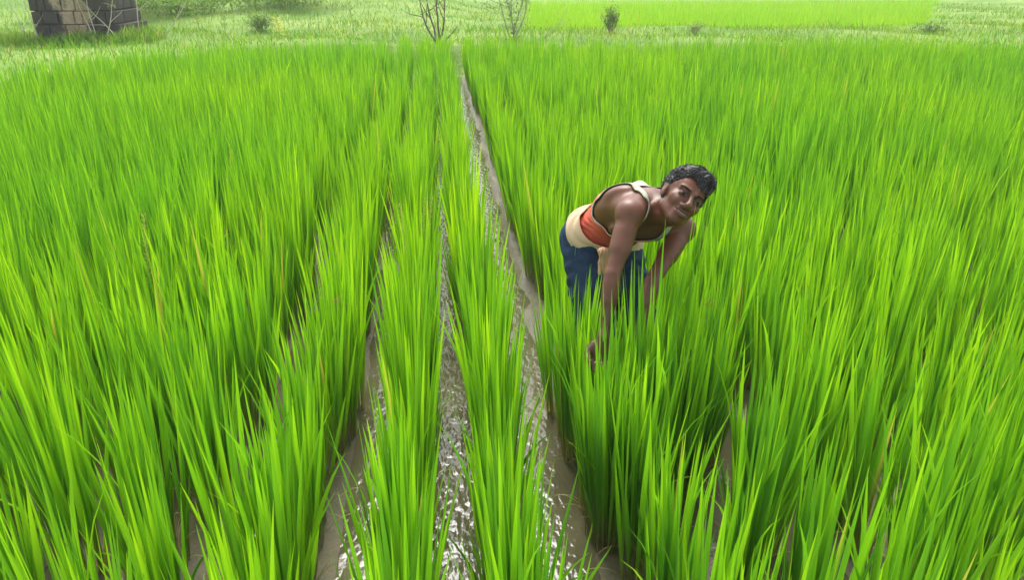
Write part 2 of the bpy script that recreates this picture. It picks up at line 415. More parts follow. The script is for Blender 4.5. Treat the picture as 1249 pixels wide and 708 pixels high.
for i in range(NC + 1):
    z = PZ0 + i * CH * .985; xr = right_x(z) - .05
    core_V += [[PX0 + .05, PY0 + .05, z], [xr, PY0 + .05, z], [xr, PY0 + PD - .05, z], [PX0 + .05, PY0 + PD - .05, z]]
for i in range(NC):
    for j in range(4): core_F.append((i * 4 + j, i * 4 + (j + 1) % 4, i * 4 + 4 + (j + 1) % 4, i * 4 + 4 + j))
core_F.append((NC * 4, NC * 4 + 1, NC * 4 + 2, NC * 4 + 3))
link('mortar_core', mesh_np('mortar_core', core_V, core_F, False), MORTAR, pier)
blib = {}
def place_block(x, y, z, sx, sy):
    key = (round(sx / .05), round(sy / .05), random.randrange(2))
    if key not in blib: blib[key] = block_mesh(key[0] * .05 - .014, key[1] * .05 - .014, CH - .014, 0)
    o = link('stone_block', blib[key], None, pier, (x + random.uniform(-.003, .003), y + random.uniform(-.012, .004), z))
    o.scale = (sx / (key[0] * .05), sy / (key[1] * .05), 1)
for i in range(NC):
    z = PZ0 + i * CH; xr = right_x(z); x = PX0
    while x < xr - .08:
        w = random.choice((.15, .20, .25, .30)); w = min(w, xr - x); w = w if xr - x - w > .12 else xr - x
        place_block(x, PY0, z, w, .15); place_block(x, PY0 + PD - .15, z, w, .15); x += w
    for xx_ in (PX0, xr - .15):
        y = PY0 + .15
        while y < PY0 + PD - .16:
            w = min(random.choice((.3, .4)), PY0 + PD - .15 - y); place_block(xx_, y, z, .15, w); y += w
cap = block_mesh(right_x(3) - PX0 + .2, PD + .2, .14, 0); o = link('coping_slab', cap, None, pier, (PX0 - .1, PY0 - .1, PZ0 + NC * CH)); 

# ---------------------------------------------------------------- plants of the bank
BARK = plain('grey_brown_bark', (.20, .15, .13), .9, .15, 60, .8)
PALEBARK = plain('pale_dead_bark', (.55, .52, .42), .85, .2, 60, .5)
GREENSTEM = plain('green_stem', (.22, .34, .10), .7, .3)
def tz(x, y): return float(terrain_z(x, y))
def limb(p, d, L, n=6, wander=.25, up=.1):
    pts = [np.array(p, float)]; d = unit(d)
    for i in range(n):
        d = unit(d + rng.normal(0, wander, 3) * .5 + vec(0, 0, up)); pts.append(pts[-1] + d * L / n)
    return pts
def leaf_cluster(pts, n, size, mat, width=.35, droop=.9):
    i = rng.integers(0, len(pts), n); P = np.array(pts)[i] + rng.normal(0, size * .35, (n, 3))
    return blades(P, rng.random(n) * 6.28, rng.uniform(.7, 1.9, n), rng.uniform(.6, 1.2, n) * size, size * width, droop, rng.random(n) * 6.28, seg=3)
def shrub(name, label, cat, x, y, stems, leafn, size, mat, bark, r0=.02, group=None, leaf_from=.5, width=.35):
    z = tz(x, y) - .03; root = empty(name, (x, y, z)); tag(root, label, cat, group); tips = []
    for (dx, dy, dz, L) in stems:
        pts = limb((rng.normal(0, .02), rng.normal(0, .02), 0), (dx, dy, dz), L, 7)
        n = len(pts); v, f, t, r = tube(pts, [r0 * (1 - .75 * k / (n - 1)) for k in range(n)], 6); 
        link('stem', mesh_np('stem', v, f), bark, root); tips += pts[int(n * leaf_from):]
        if L > .6:
            for q_ in range(2):
                b_ = limb(pts[3 + q_], (dx + rng.normal(0, .6), dy + rng.normal(0, .6), dz * .6), L * .45, 5)
                v, f, t, r = tube(b_, [r0 * .45 * (1 - .7 * k / 5) for k in range(6)], 5); link('twig', mesh_np('twig', v, f), bark, root); tips += b_[2:]
    if leafn: link('foliage', leaf_mesh('foliage', [leaf_cluster(tips, leafn, size, mat, width)]), mat, root)
    return root
shrub('sapling', 'bare purplish-brown sapling with forked limbs at the far end of the water channels', 'sapling', .10, 15.5, [(-.75, 0, 1, 1.1), (.05, 0, 1, 1.3), (.4, .1, 1, 1.2), (.9, 0, .9, .55), (-.1, .1, 1, 1.2)], 170, .11, GREYG, BARK, .024, leaf_from=.22, width=.42)
shrub('sapling', 'leafy grey-green sapling with thin pale stems right of the bare sapling', 'sapling', 1.55, 15.5, [(-.5, 0, 1, 1.3), (.02, 0, 1, 1.5), (.25, .1, 1, 1.3), (.5, 0, 1, 1.4), (.35, .1, 1, 1.2)], 420, .13, GREYG, plain('grey_stem', (.34, .33, .25), .9, .2, 60, .6), .014, leaf_from=.12, width=.42)
shrub('arching_stem', 'thin grey stem arching over the grass right of the leafy sapling', 'stem', 2.05, 15.4, [(1, 0, .5, .9)], 5, .10, GREYG, plain('arch_stem', (.36, .36, .28), .9), .012)
def bush(label, x, y, R_, H_, n, mat, size=.07):
    z = tz(x, y); root = empty('bush', (x, y, z)); tag(root, label, 'bush')
    for k in range(6):
        a = k * 1.05; pts = limb((0, 0, -.03), (math.cos(a) * .5, math.sin(a) * .5, 1), H_ * .9, 5); v, f, t, r = tube(pts, [.012, .011, .01, .008, .006, .003], 5); link('stem', mesh_np('stem', v, f), BARK, root)
    P = rng.normal(0, 1, (n, 3)); P /= np.linalg.norm(P, axis=1, keepdims=True); P *= (rng.random((n, 1)) ** .45) * (1 + .25 * np.sin(P[:, :1] * 5 + P[:, 2:] * 7)); P = P * np.array([R_, R_, H_ * .5]) + np.array([0, 0, H_ * .5])
    link('foliage', leaf_mesh('foliage', [blades(P, rng.random(n) * 6.28, rng.uniform(.2, 1.6, n), rng.uniform(.6, 1.3, n) * size, size * .35, .5, rng.random(n) * 6.28, seg=2)]), mat, root)
bush('small round dark green bush on the bank in front of the second paddy', 4.10, 17.9, .21, .62, 900, DARKG)
bush('low dark green bush in the pale grass left of the bare sapling', -4.0, 18.6, .30, .36, 900, DARKG)
bush('small grey-green tuft with twigs on the bank right of the man', 5.55, 16.2, .19, .28, 320, GREYG, .06)
bush('low dark weed clump on the bank near the right end of the second paddy', 11.2, 16.7, .36, .26, 520, DARKG)
bush('dark green thicket on the slope left of the pale sapling', -6.9, 22.2, 1.9, .55, 4600, MIDG, .13)
bush('dark green thicket at the top of the slope behind the yellow weed', -4.3, 23.6, 2.0, .55, 4600, MIDG, .13)
bush('tall green thicket behind the right side of the stone pier', -8.3, 20.8, 1.3, 1.2, 4200, MIDG, .12)
# upright leafy weeds
def weed(label, x, y, H_, n, mat, yellow=False, lsz=.13):
    z = tz(x, y) - .02; root = empty('weed', (x, y, z)); tag(root, label, 'weed'); pts = limb((0, 0, 0), (rng.normal(0, .12), rng.normal(0, .1), 1), H_, 7, .12)
    v, f, t, r = tube(pts, [.010 * (1 - .1 * k) for k in range(8)], 5); link('stem', mesh_np('stem', v, f), GREENSTEM, root)
    P = np.array(pts)[2 + np.arange(n) % 6]; link('foliage', leaf_mesh('foliage', [blades(P, np.arange(n) * 2.4, rng.uniform(.8, 1.5, n), lsz, lsz * .34, .9, np.arange(n) * 2.4 + 1.57, seg=4)]), mat, root)
weed('tall leafy weed with drooping leaves left of the bare sapling', -2.5, 17.5, 1.0, 26, GREYG)
weed('second tall leafy weed with few leaves beside the taller one', -1.75, 17.3, .9, 16, GREYG)
weed('low yellow weed in the grass left of the tall leafy weeds', -3.25, 16.8, .42, 26, YELG, lsz=.16)
weed('green leafy weed right of the stone pier with pale leaf undersides', -4.9, 17.0, .55, 18, GREYG, lsz=.17)
weed('slender leafy weed growing behind the grass between pier and thicket', -4.6, 17.8, .75, 14, GREYG)
# dead pale stalks in front of the pier
STL = [(-6.62, 16.05, -.25, 1.25), (-6.45, 16.0, .30, 1.15), (-6.58, 15.95, .05, 1.3), (-6.20, 16.1, -.55, 1.0), (-5.78, 16.05, -.05, 1.5), (-7.85, 16.0, -.35, .9), (-7.6, 15.95, -.25, 1.0), (-5.4, 16.1, .45, 1.1)]
for i, (x, y, ln, H_) in enumerate(STL):
    root = empty('dead_stalk', (x, y, tz(x, y) - .03))
    far_ = ['in front of the right half of the stone pier', 'in front of the left half of the stone pier', 'in the grass just right of the stone pier'][0 if i < 5 else 1 if i < 7 else 2]
    tag(root, 'thin pale dead stalk ' + far_, 'stalk', 'dead stalks round the stone pier')
    pts = limb((0, 0, 0), (ln, 0, 1), H_, 8, .14, 0.0); v, f, t, r = tube(pts, [.014 * (1 - .09 * k) for k in range(9)], 5); link('stem', mesh_np('stem', v, f), PALEBARK, root)
    for q_ in range(1):
        b_ = limb(pts[3 + 2 * q_], (rng.choice([-1, 1]) * .8, rng.normal(0, .3), .6), .35, 4, .3); v, f, t, r = tube(b_, [.007, .006, .005, .004, .002], 4); link('twig', mesh_np('twig', v, f), PALEBARK, root)
    if i in (0, 1, 3): link('foliage', leaf_mesh('foliage', [leaf_cluster(pts[5:], 14, .15, GREYG)]), GREYG, root)
# long rough grass at the foot of the pier
M = 2600; xx = rng.uniform(-9.4, -5.3, M); yy = rng.uniform(15.3, 16.25, M)
tag(link('rough_grass', leaf_mesh('rough_grass', [blades(np.stack([xx, yy, terrain_z(xx, yy)], 1), rng.random(M) * 6.28, np.abs(rng.normal(0, .35, M)), rng.uniform(.12, .34, M) * (.7 + .5 * np.sin(xx * 3) ** 2), .018, .7, rng.random(M) * 6.28, seg=3)]), BANKG),
    'longer rough grass along the foot of the stone pier', 'grass', None, 'stuff')
# ---------------------------------------------------------------- the man: one continuous body surface from a distance field
class Field:
    def __init__(s, lo, hi, h):
        s.lo = np.array(lo, float); s.h = h; s.n = np.ceil((np.array(hi) - s.lo) / h).astype(int) + 1
        s.D = np.full(s.n, .5, np.float32)
    def _box(s, lo, hi, m):
        a = np.clip(np.floor((np.array(lo) - m - s.lo) / s.h).astype(int), 0, s.n - 1)
        b = np.clip(np.ceil((np.array(hi) + m - s.lo) / s.h).astype(int) + 1, 1, s.n)
        sl = tuple(slice(a[i], b[i]) for i in range(3))
        ax = [s.lo[i] + s.h * np.arange(a[i], b[i], dtype=np.float32) for i in range(3)]
        return sl, np.stack(np.meshgrid(*ax, indexing='ij'), -1).astype(np.float32)
    def _comb(s, sl, d, k, op):
        A = s.D[sl]
        if op == 'sub':
            d = -d
            if k <= 0: s.D[sl] = np.maximum(A, d)
            else:
                h = np.maximum(k - np.abs(A - d), 0) / k; s.D[sl] = np.maximum(A, d) + h * h * k * .25
        else:
            if k <= 0: s.D[sl] = np.minimum(A, d)
            else:
                h = np.maximum(k - np.abs(A - d), 0) / k; s.D[sl] = np.minimum(A, d) - h * h * k * .25
    def cone(s, a, b, ra, rb, k=.02, op='add'):
        a = np.asarray(a, float); b = np.asarray(b, float); R_ = max(ra, rb)
        sl, P = s._box(np.minimum(a, b) - R_, np.maximum(a, b) + R_, k + .012)
        ab = (b - a).astype(np.float32); t = np.clip(((P - a.astype(np.float32)) @ ab) / (ab @ ab), 0, 1)
        d = np.linalg.norm(P - a.astype(np.float32) - t[..., None] * ab, axis=-1) - (ra + (rb - ra) * t)
        s._comb(sl, d, k, op)
    def ell(s, c, r, axes=None, k=.02, op='add'):
        r = np.array(r, float); R_ = r.max(); c = np.asarray(c, float)
        sl, P = s._box(c - R_, c + R_, k + .012); Q = P - c.astype(np.float32)
        if axes is not None: Q = Q @ np.array(axes, np.float32).T          # rows of axes = local unit vectors
        q = np.linalg.norm(Q / r.astype(np.float32), axis=-1); g = np.linalg.norm(Q / (r * r).astype(np.float32), axis=-1)
        s._comb(sl, (q * (q - 1) / np.maximum(g, 1e-6)).astype(np.float32), k, op)
    def mesh(s, iso=0.0, smooth=1):
        D = s.D - iso; ng = D < 0
        c8 = [ng[i:D.shape[0] - 1 + i, j:D.shape[1] - 1 + j, k:D.shape[2] - 1 + k] for i in (0, 1) for j in (0, 1) for k in (0, 1)]
        anyn = c8[0].copy(); alln = c8[0].copy()
        for c in c8[1:]: anyn |= c; alln &= c
        I = np.argwhere(anyn & ~alln); sh = np.array(D.shape) - 1
        flat = (I[:, 0] * sh[1] + I[:, 1]) * sh[2] + I[:, 2]
        acc = np.zeros((len(I), 3)); cnt = np.zeros(len(I)); cor = [(i, j, k) for i in (0, 1) for j in (0, 1) for k in (0, 1)]
        val = {c: D[I[:, 0] + c[0], I[:, 1] + c[1], I[:, 2] + c[2]] for c in cor}
        for a in cor:
            for ax in range(3):
                if a[ax]: continue
                b = list(a); b[ax] = 1; b = tuple(b); va, vb = val[a], val[b]; cr = (va < 0) != (vb < 0)
                t = np.where(cr, va / np.where(cr, va - vb, 1), 0); p = np.tile(np.array(a, float), (len(I), 1)); p[:, ax] += t
                acc[cr] += p[cr]; cnt[cr] += 1
        V = (I + acc / cnt[:, None]) * s.h + s.lo; Fs = []
        for ax in range(3):
            u, w = [(1, 2), (2, 0), (0, 1)][ax]
            sl0 = [slice(1, -1)] * 3; sl1 = [slice(1, -1)] * 3; sl0[ax] = slice(0, -1); sl1[ax] = slice(1, None)
            A, B = ng[tuple(sl0)], ng[tuple(sl1)]; E = np.argwhere(A != B)
            off = np.ones(3, int); off[ax] = 0; G_ = E + off; inside = A[tuple(E.T)]
            def cid(du, dw):
                q = G_.copy(); q[:, u] -= du; q[:, w] -= dw
                return np.searchsorted(flat, (q[:, 0] * sh[1] + q[:, 1]) * sh[2] + q[:, 2])
            Q = np.stack([cid(1, 1), cid(0, 1), cid(0, 0), cid(1, 0)], 1)
            Q[~inside] = Q[~inside][:, ::-1]; Fs.append(Q)
        Fq = np.concatenate(Fs)
        for _ in range(smooth):
            a = np.zeros_like(V); n = np.zeros(len(V))
            for i in range(4):
                j = (i + 1) % 4; np.add.at(a, Fq[:, i], V[Fq[:, j]]); np.add.at(n, Fq[:, i], 1)
                np.add.at(a, Fq[:, j], V[Fq[:, i]]); np.add.at(n, Fq[:, j], 1)
            V = .5 * V + .5 * a / n[:, None]
        return V, Fq
def smooth_rim(V, Fq, it=8):
    E_ = np.sort(np.concatenate([Fq[:, [i, (i + 1) % 4]] for i in range(4)]), 1); u, c = np.unique(E_, axis=0, return_counts=True); b = u[c == 1]
    V = V.copy()
    for _ in range(it):
        a = np.zeros_like(V); n = np.zeros(len(V))
        for i, j in ((0, 1), (1, 0)): np.add.at(a, b[:, i], V[b[:, j]]); np.add.at(n, b[:, i], 1)
        m = n > 0; V[m] = .4 * V[m] + .6 * (a[m] / n[m][:, None])
    return V
def submesh(V, Fq, keepv):
    kf = keepv[Fq].all(1); Fq = Fq[kf]; used = np.zeros(len(V), bool); used[Fq] = True
    m = np.cumsum(used) - 1; return V[used], m[Fq], used

PEL = vec(0.655, 2.849, 0.747); NECK = vec(.780, 2.498, .976)
RSH, LSH = vec(.655, 2.419, .967), vec(.906, 2.581, .848)
tt_ = unit(NECK - PEL); ll_ = LSH - RSH; ll_ = unit(ll_ - tt_ * (ll_ @ tt_)); bb_ = np.cross(tt_, ll_)
TAX = np.array([tt_, ll_, bb_])
def TP(s, u, v): return PEL + s * tt_ + u * ll_ + v * bb_
RHIP, LHIP = TP(-.01, -.088, -.02), TP(-.01, .088, -.02)
RKN, LKN = vec(.60, 2.57, .395), vec(.80, 2.66, .385)
RAN, LAN = vec(.55, 2.74, .03), vec(.75, 2.86, .03)
REL, RWR = vec(0.575, 2.296, 0.792), vec(0.537, 2.206, 0.600)
LEL, LWR = vec(0.751, 2.408, 0.710), vec(0.679, 2.278, 0.546)
# head frame
EYES = vec(.843, 2.345, 1.042)
hx0 = .84 * CR - .54 * CU; hz0 = .54 * CR + .84 * CU
fh = unit(-CF + .20 * hx0 + .02 * hz0); hz = unit(hz0 - fh * (hz0 @ fh)); hx = np.cross(fh, hz)
if hx @ hx0 < 0: hx = -hx
HAX = np.array([hx, fh, hz]); HC = EYES - .082 * fh
def HP(x, y, z): return HC + x * hx + y * fh + z * hz

def build_torso(F, g=0.0, neck=True):
    E = lambda c, r, k=.03: F.ell(TP(*c), [q + g for q in r], TAX, k)
    E((0, 0, 0), (.110, .142, .090)); E((.12, 0, .018), (.12, .120, .080)); E((.25, 0, .018), (.150, .138, .095), .03)
    E((.355, 0, .0), (.080, .138, .074), .03)
    for sx in (-1, 1):
        E((.27, sx * .085, .030), (.11, .06, .065)); E((.30, sx * .060, -.062), (.060, .062, .022)); E((-.01, sx * .066, .010), (.074, .070, .074), .02)
        E((.33, sx * .085, .060), (.075, .055, .03), .025)
    F.cone(TP(.06, 0, .088), TP(.32, 0, .106), .012 + g, .012 + g, .03)
def build_legs(F, g=0.0, low=True):
    for H_, K_, A_ in ((RHIP, RKN, RAN), (LHIP, LKN, LAN)):
        F.cone(H_, K_, .073 + g, .054 + g, .03); F.cone(K_ + vec(0, -.01, 0), K_, .05 + g, .05 + g, .02)
        if low:
            F.cone(K_, A_, .050, .034, .02); F.ell(K_ * .68 + A_ * .32 + vec(0, .018, 0), (.048, .05, .10), None, .03)
            t_ = A_ + vec(.06, -.15, -.045); F.cone(A_, t_, .036, .026, .02); F.cone(A_, A_ + vec(-.015, .035, -.03), .034, .03, .02)

F = Field((.36, 1.98, -.06), (1.06, 3.06, 1.19), .0033)
build_torso(F); build_legs(F)
# shoulders, neck
for SH, EL, WR, sx in ((RSH, REL, RWR, -1), (LSH, LEL, LWR, 1)):
    F.cone(TP(.355, sx * .07, .01), SH, .050, .044, .035)
    F.ell(SH, (.047, .047, .047), None, .02)
    ax_ = unit(EL - SH)
    F.cone(SH, EL, .040, .0275, .02); F.cone(SH + ax_ * .07, SH + ax_ * .13, .036, .034, .02); F.cone(EL - ax_ * .012 + vec(0, .012, 0), EL + vec(0, .012, .005), .020, .019, .012)
    F.cone(EL, WR, .027, .019, .012); F.cone(EL + (WR - EL) * .15, EL + (WR - EL) * .40, .029, .026, .015)
    F.cone(TP(.40, sx * .02, .030), SH + .012 * bb_, .034, .034, .03)
    # hand gripping stems: palm, four curled fingers, thumb
    fd = unit(WR - EL); ac = unit(np.cross(fd, vec(0, 0, 1)) ) * (1 if sx < 0 else -1); pn = np.cross(fd, ac)
    if pn @ vec(.3, -.6, -.5) < 0: pn = -pn
    F.ell(WR + fd * .050, (.045, .040, .017), np.array([fd, ac, np.cross(fd, ac)]), .015)
    F.cone(WR, WR + fd * .03, .024, .022, .015)
    for q in range(4):
        L1 = (.036, .042, .039, .030)[q]; b0 = WR + fd * (.084 - .004 * abs(q - 1.3)) + ac * (.030 - .020 * q)
        p1 = b0 + fd * L1 * .8 + pn * L1 * .5; p2 = p1 + pn * L1 * .75 - fd * .004; p3 = p2 - fd * L1 * .55 + pn * .004
        F.cone(b0, p1, .0098, .009, .006); F.cone(p1, p2, .009, .0082, .004); F.cone(p2, p3, .0082, .0068, .004)
    th0 = WR + fd * .028 + ac * .034; th1 = th0 + fd * .030 + ac * .016 + pn * .014; th2 = th1 + fd * .022 + pn * .022 - ac * .008
    F.cone(th0, th1, .013, .011, .012); F.cone(th1, th2, .011, .0085, .004)
HB = HP(0, -.025, -.055)
F.cone(TP(.375, 0, .025), HB, .048, .042, .025); F.cone(TP(.36, -.02, -.03), HP(0, -.01, -.07), .032, .032, .03)
for sx in (-1, 1): F.cone(TP(.37, sx * .03, -.040), HP(sx * .048, -.020, -.04), .010, .012, .02)
# head
He = lambda c, r, k=.02, op='add': F.ell(HP(*c), r, HAX, k, op)
Hc = lambda a, b, ra, rb, k=.01, op='add': F.cone(HP(*a), HP(*b), ra, rb, k, op)
He((0, -.014, .032), (.0705, .090, .075), .01); He((0, .024, -.028), (.0545, .056, .062), .020)
Hc((0, .062, -.083), (0, .050, -.080), .0165, .018, .020)
for sx in (-1, 1):
    Hc((sx * .040, .006, -.048), (sx * .015, .056, -.083), .0160, .0135, .020)
    Hc((sx * .043, .048, -.016), (sx * .033, .062, -.024), .0165, .0155, .018)
    He((sx * .0305, .090, .001), (.0185, .0150, .0125), .014, 'sub'); He((sx * .0305, .0685, .0005), (.0150, .0120, .0100), .004)
    Hc((sx * .012, .077, .020), (sx * .043, .064, .0215), .0085, .0080, .010)
    Hc((0, .092, -.034), (sx * .0160, .083, -.036), .0088, .0085, .006)
    Hc((sx * .0075, .098, -.0445), (sx * .0085, .089, -.036), .0035, .003, .003, 'sub')
    He((sx * .069, -.008, .006), (.008, .018, .029), .007); He((sx * .077, -.002, .012), (.005, .010, .016), .005, 'sub')
    He((sx * .067, .000, -.018), (.006, .008, .009), .006)
Hc((0, .078, .012), (0, .100, -.026), .0070, .0095, .010); He((0, .101, -.031), (.0128, .010, .0098), .007)
He((0, .070, -.060), (.026, .016, .020), .014)                      # muzzle
def surf_y(x, z, F=F):
    for y in np.arange(.13, .02, -.0008):
        g = (HP(x, y, z) - F.lo) / F.h; i0 = np.floor(g).astype(int); w = g - i0; c = F.D[i0[0]:i0[0] + 2, i0[1]:i0[1] + 2, i0[2]:i0[2] + 2]
        for _ in range(3): c = c[0] * (1 - w[_]) + c[1] * w[_]
        if c < 0: return y
    return .05
# mouth: a smile with parted lips; lids
mxs = np.linspace(-.027, .027, 10); mzs = -.0615 + .0085 * np.abs(mxs / .027) ** 1.6; mys = np.array([surf_y(a, b) for a, b in zip(mxs, mzs)])
for a in range(9):
    k_ = 1 - .5 * abs((mxs[a] + mxs[a + 1]) / .054)
    Hc((mxs[a], mys[a] - .0005, mzs[a] + .0058 * k_), (mxs[a + 1], mys[a + 1] - .0005, mzs[a + 1] + .0058 * k_), .0036 * k_ + .001, .0036 * k_ + .001, .004)
    Hc((mxs[a], mys[a] - .001, mzs[a] - .0072 * k_), (mxs[a + 1], mys[a + 1] - .001, mzs[a + 1] - .0072 * k_), .0045 * k_ + .001, .0045 * k_ + .001, .004)
for a in range(9):
    k_ = 1 - .75 * abs((mxs[a] + mxs[a + 1]) / .054)
    Hc((mxs[a], mys[a] + .002, mzs[a]), (mxs[a + 1], mys[a + 1] + .002, mzs[a + 1]), .0021 + .0025 * k_, .0021 + .0025 * k_, .001, 'sub')
V, Fq = F.mesh(smooth=1)
# skin colours (pigment): lips, nostril, brow stubble, knuckles
q = (V - HC) @ HAX.T
def blob(c, r): return np.exp(-(((q - np.array(c)) / np.array(r)) ** 2).sum(1))
skin = np.tile(np.array([.158, .058, .028]), (len(V), 1))
skin *= (1 + .10 * fbm(V[:, 0] * 9, V[:, 1] * 9 + V[:, 2] * 7, 5))[:, None]
def paint(w, c):
    global skin
    w = np.clip(w, 0, 1)[:, None]; skin = skin * (1 - w) + np.array(c) * w
paint(.55 * (blob((-.040, .07, -.022), (.022, .03, .020)) + blob((.040, .07, -.022), (.022, .03, .020)) + blob((0, .10, -.02), (.014, .03, .03))), (.20, .082, .042))
paint(1.0 * (blob((0, .085, -.0535), (.026, .03, .0042)) + blob((0, .085, -.0690), (.021, .03, .0048))), (.120, .040, .034))
paint(.80 * blob((0, .09, -.0470), (.026, .03, .0042)), (.025, .014, .010))
paint(1.2 * np.exp(-((q[:, 2] - np.interp(q[:, 0], mxs, mzs)) / .0022) ** 2) * (np.abs(q[:, 0]) < .027) * (q[:, 1] > .05), (.030, .010, .009))
paint(.35 * blob((0, .075, -.095), (.03, .04, .018)), (.06, .030, .02))
for EL, WR in ((REL, RWR), (LEL, LWR)):                       # drying mud on forearms and hands
    ab = WR - EL; t = ((V - EL) @ ab) / (ab @ ab); dl = np.linalg.norm(V - EL - np.clip(t, 0, 2)[:, None] * ab, axis=1)
    paint((dl < .09) * sstep(.15, .9, t + .35 * fbm(V[:, 0] * 12, V[:, 2] * 9 + V[:, 1] * 6, 21)) * .6, (.105, .075, .048))
paint(.22 * (fbm(V[:, 0] * 16 + V[:, 1] * 9, V[:, 2] * 15, 31) > .12), (.085, .034, .018))
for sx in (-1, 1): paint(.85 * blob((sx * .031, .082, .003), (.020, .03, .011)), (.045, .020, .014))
def skin_material():
    m = NT('skin'); c = m.attr('skin').outputs['Color']; n = m.noise(60, 3)
    m.col(m.mix(m.ramp(n, [(.35, .25), (.65, 0.0)]), c, (.075, .032, .018)))
    m.set(Roughness=.45, Specular_IOR_Level=.50, Subsurface_Weight=.05, Subsurface_Scale=.006)
    m.b.inputs['Subsurface Radius'].default_value = (1, .35, .2); m.bump(m.noise(420, 2), .12, .002); return m.m
SKIN = skin_material()
man = empty('person', (.68, 2.70, 0))
tag(man, 'smiling man bending over in the rice in a red vest and blue shorts', 'person')
def child(name, me, mat, par=None):
    o = link(name, me, mat, par or man)
    if par is None: o.location = -man.location
    return o
body = child('body', mesh_np('body', V, Fq, True, {'skin': skin}), SKIN)

def uv_ball(c, r, seg=16, rings=10):
    V = []; 
    for i in range(rings + 1):
        a = math.pi * i / rings
        for j in range(seg):
            b = 2 * math.pi * j / seg; V.append([r * math.sin(a) * math.cos(b), r * math.sin(a) * math.sin(b), r * math.cos(a)])
    Fq = [(i * seg + j, i * seg + (j + 1) % seg, (i + 1) * seg + (j + 1) % seg, (i + 1) * seg + j) for i in range(rings) for j in range(seg)]
    return np.array(V) + np.asarray(c), np.array(Fq)
EYEW, IRIS = plain('eye_white', (.16, .135, .115), .35, .4), plain('iris', (.008, .005, .004), .3, .3)
def almond(sx, hw, hh, c0, lift, rad_=None, nu=13, nv=6):
    V = []
    for a in np.linspace(-1, 1, nu):
        for b in np.linspace(-1, 1, nv):
            if rad_ is None: u, w = a * hw, b * hh * (1 - a * a) ** .7 + .0012 * (1 - a * a)
            else:
                u = a * rad_; w = b * rad_ * math.sqrt(max(0, 1 - a * a)); lim = hh * (1 - (u / hw) ** 2) ** .7; w = max(-lim, min(lim, w)) + .0012 * (1 - (u / hw) ** 2)
            x, z = c0[0] + u, c0[1] + w + .06 * sx * u; V.append(HP(x, surf_y(x, z) + lift, z))
    Fq = [(i * nv + j, i * nv + j + 1, (i + 1) * nv + j + 1, (i + 1) * nv + j) for i in range(nu - 1) for j in range(nv - 1)]
    return np.array(V), np.array(Fq)
for sx in (-1, 1):
    c0 = (sx * .0305, .0000); v, f = almond(sx, .0125, .0034, c0, .0006)
    e = child('eye', mesh_np('eye', v, f), EYEW); md = e.modifiers.new('thickness', 'SOLIDIFY'); md.thickness = .0015
    v, f = almond(sx, .0125, .0034, (c0[0] - .0008, c0[1]), .0026, .0062); o = link('iris', mesh_np('iris', v, f), IRIS, e); md = o.modifiers.new('thickness', 'SOLIDIFY'); md.thickness = .001
    pts = []
    for a in np.linspace(-1, 1, 11):
        x = c0[0] + a * .0132; z = c0[1] + .0012 + .0043 * (1 - a * a) ** .7 + .06 * sx * a * .0125 + .0003; pts.append(HP(x, surf_y(x, z) + .0004, z))
    v, f, t_, r_ = tube(pts, [.0006] + [.0013] * 9 + [.0006], 6); link('eyelashes', mesh_np('eyelashes', v, f), IRIS, e)
v, f = [], []
TEETH = plain('teeth', (.46, .43, .37), .35, .4)
path = [HP(x, np.interp(x, mxs, mys) - .0022, np.interp(x, mxs, mzs) + .0012) for x in np.linspace(-.018, .018, 9)]
tv, tf, _, _ = tube(path, [.0012] + [.0020] * 7 + [.0012], 6); child('teeth', mesh_np('teeth', tv, tf), TEETH)

# hair: a scalp cap with waves plus short curly strands
HAIRM = NT('hair'); oi = HAIRM.attr('r').outputs['Fac']
HAIRM.col(HAIRM.ramp(oi, [(0, (.012, .012, .013)), (.6, (.030, .030, .033)), (1, (.16, .16, .17))])); HAIRM.set(Roughness=.5, Specular_IOR_Level=.4); HAIRM = HAIRM.m
FH = Field(HC - .15, HC + .15, .0032)
FH.ell(HP(0, -.018, .037), (.0745, .093, .080), HAX, .01)
FH.ell(HP(0, -.024, .074), (.056, .072, .050), HAX, .03)
FH.ell(HP(.018, .043, .088), (.046, .034, .028), HAX, .03)
V, Fq = FH.mesh(smooth=1); q = (V - HC) @ HAX.T
ax_ = np.abs(q[:, 0])
zline = np.where(q[:, 1] > .045, .058 - .012 * np.sin(q[:, 0] * 90 + 1), np.where(q[:, 1] > .006, .012 + (q[:, 1] - .006) * .9, np.where(q[:, 1] > -.022, .022, -.030)))
zline = np.where((q[:, 1] > .006) & (q[:, 1] <= .045), np.minimum(zline, .055), zline)
hk = q[:, 2] > zline
nn_ = unit_n = (q - np.array([0, -.016, .03])); nn_ = nn_ / np.linalg.norm(nn_, axis=1, keepdims=True)
wv = .0040 * np.sin(q[:, 0] * 230 + 9 * np.sin(q[:, 1] * 70)) * np.sin(q[:, 1] * 190 + 7 * np.sin(q[:, 2] * 80))
V2 = V + (nn_ * (wv + .001)[:, None]) @ HAX
v, f, used = submesh(V2, Fq, hk)
hair = child('hair', mesh_np('hair', v, f, True, {'r': np.full(len(v), .3)}), HAIRM)
roots = V2[hk]; rn = (nn_ @ HAX)[hk]; parts = []
NS = 4200; pick = rng.integers(0, len(roots), NS)
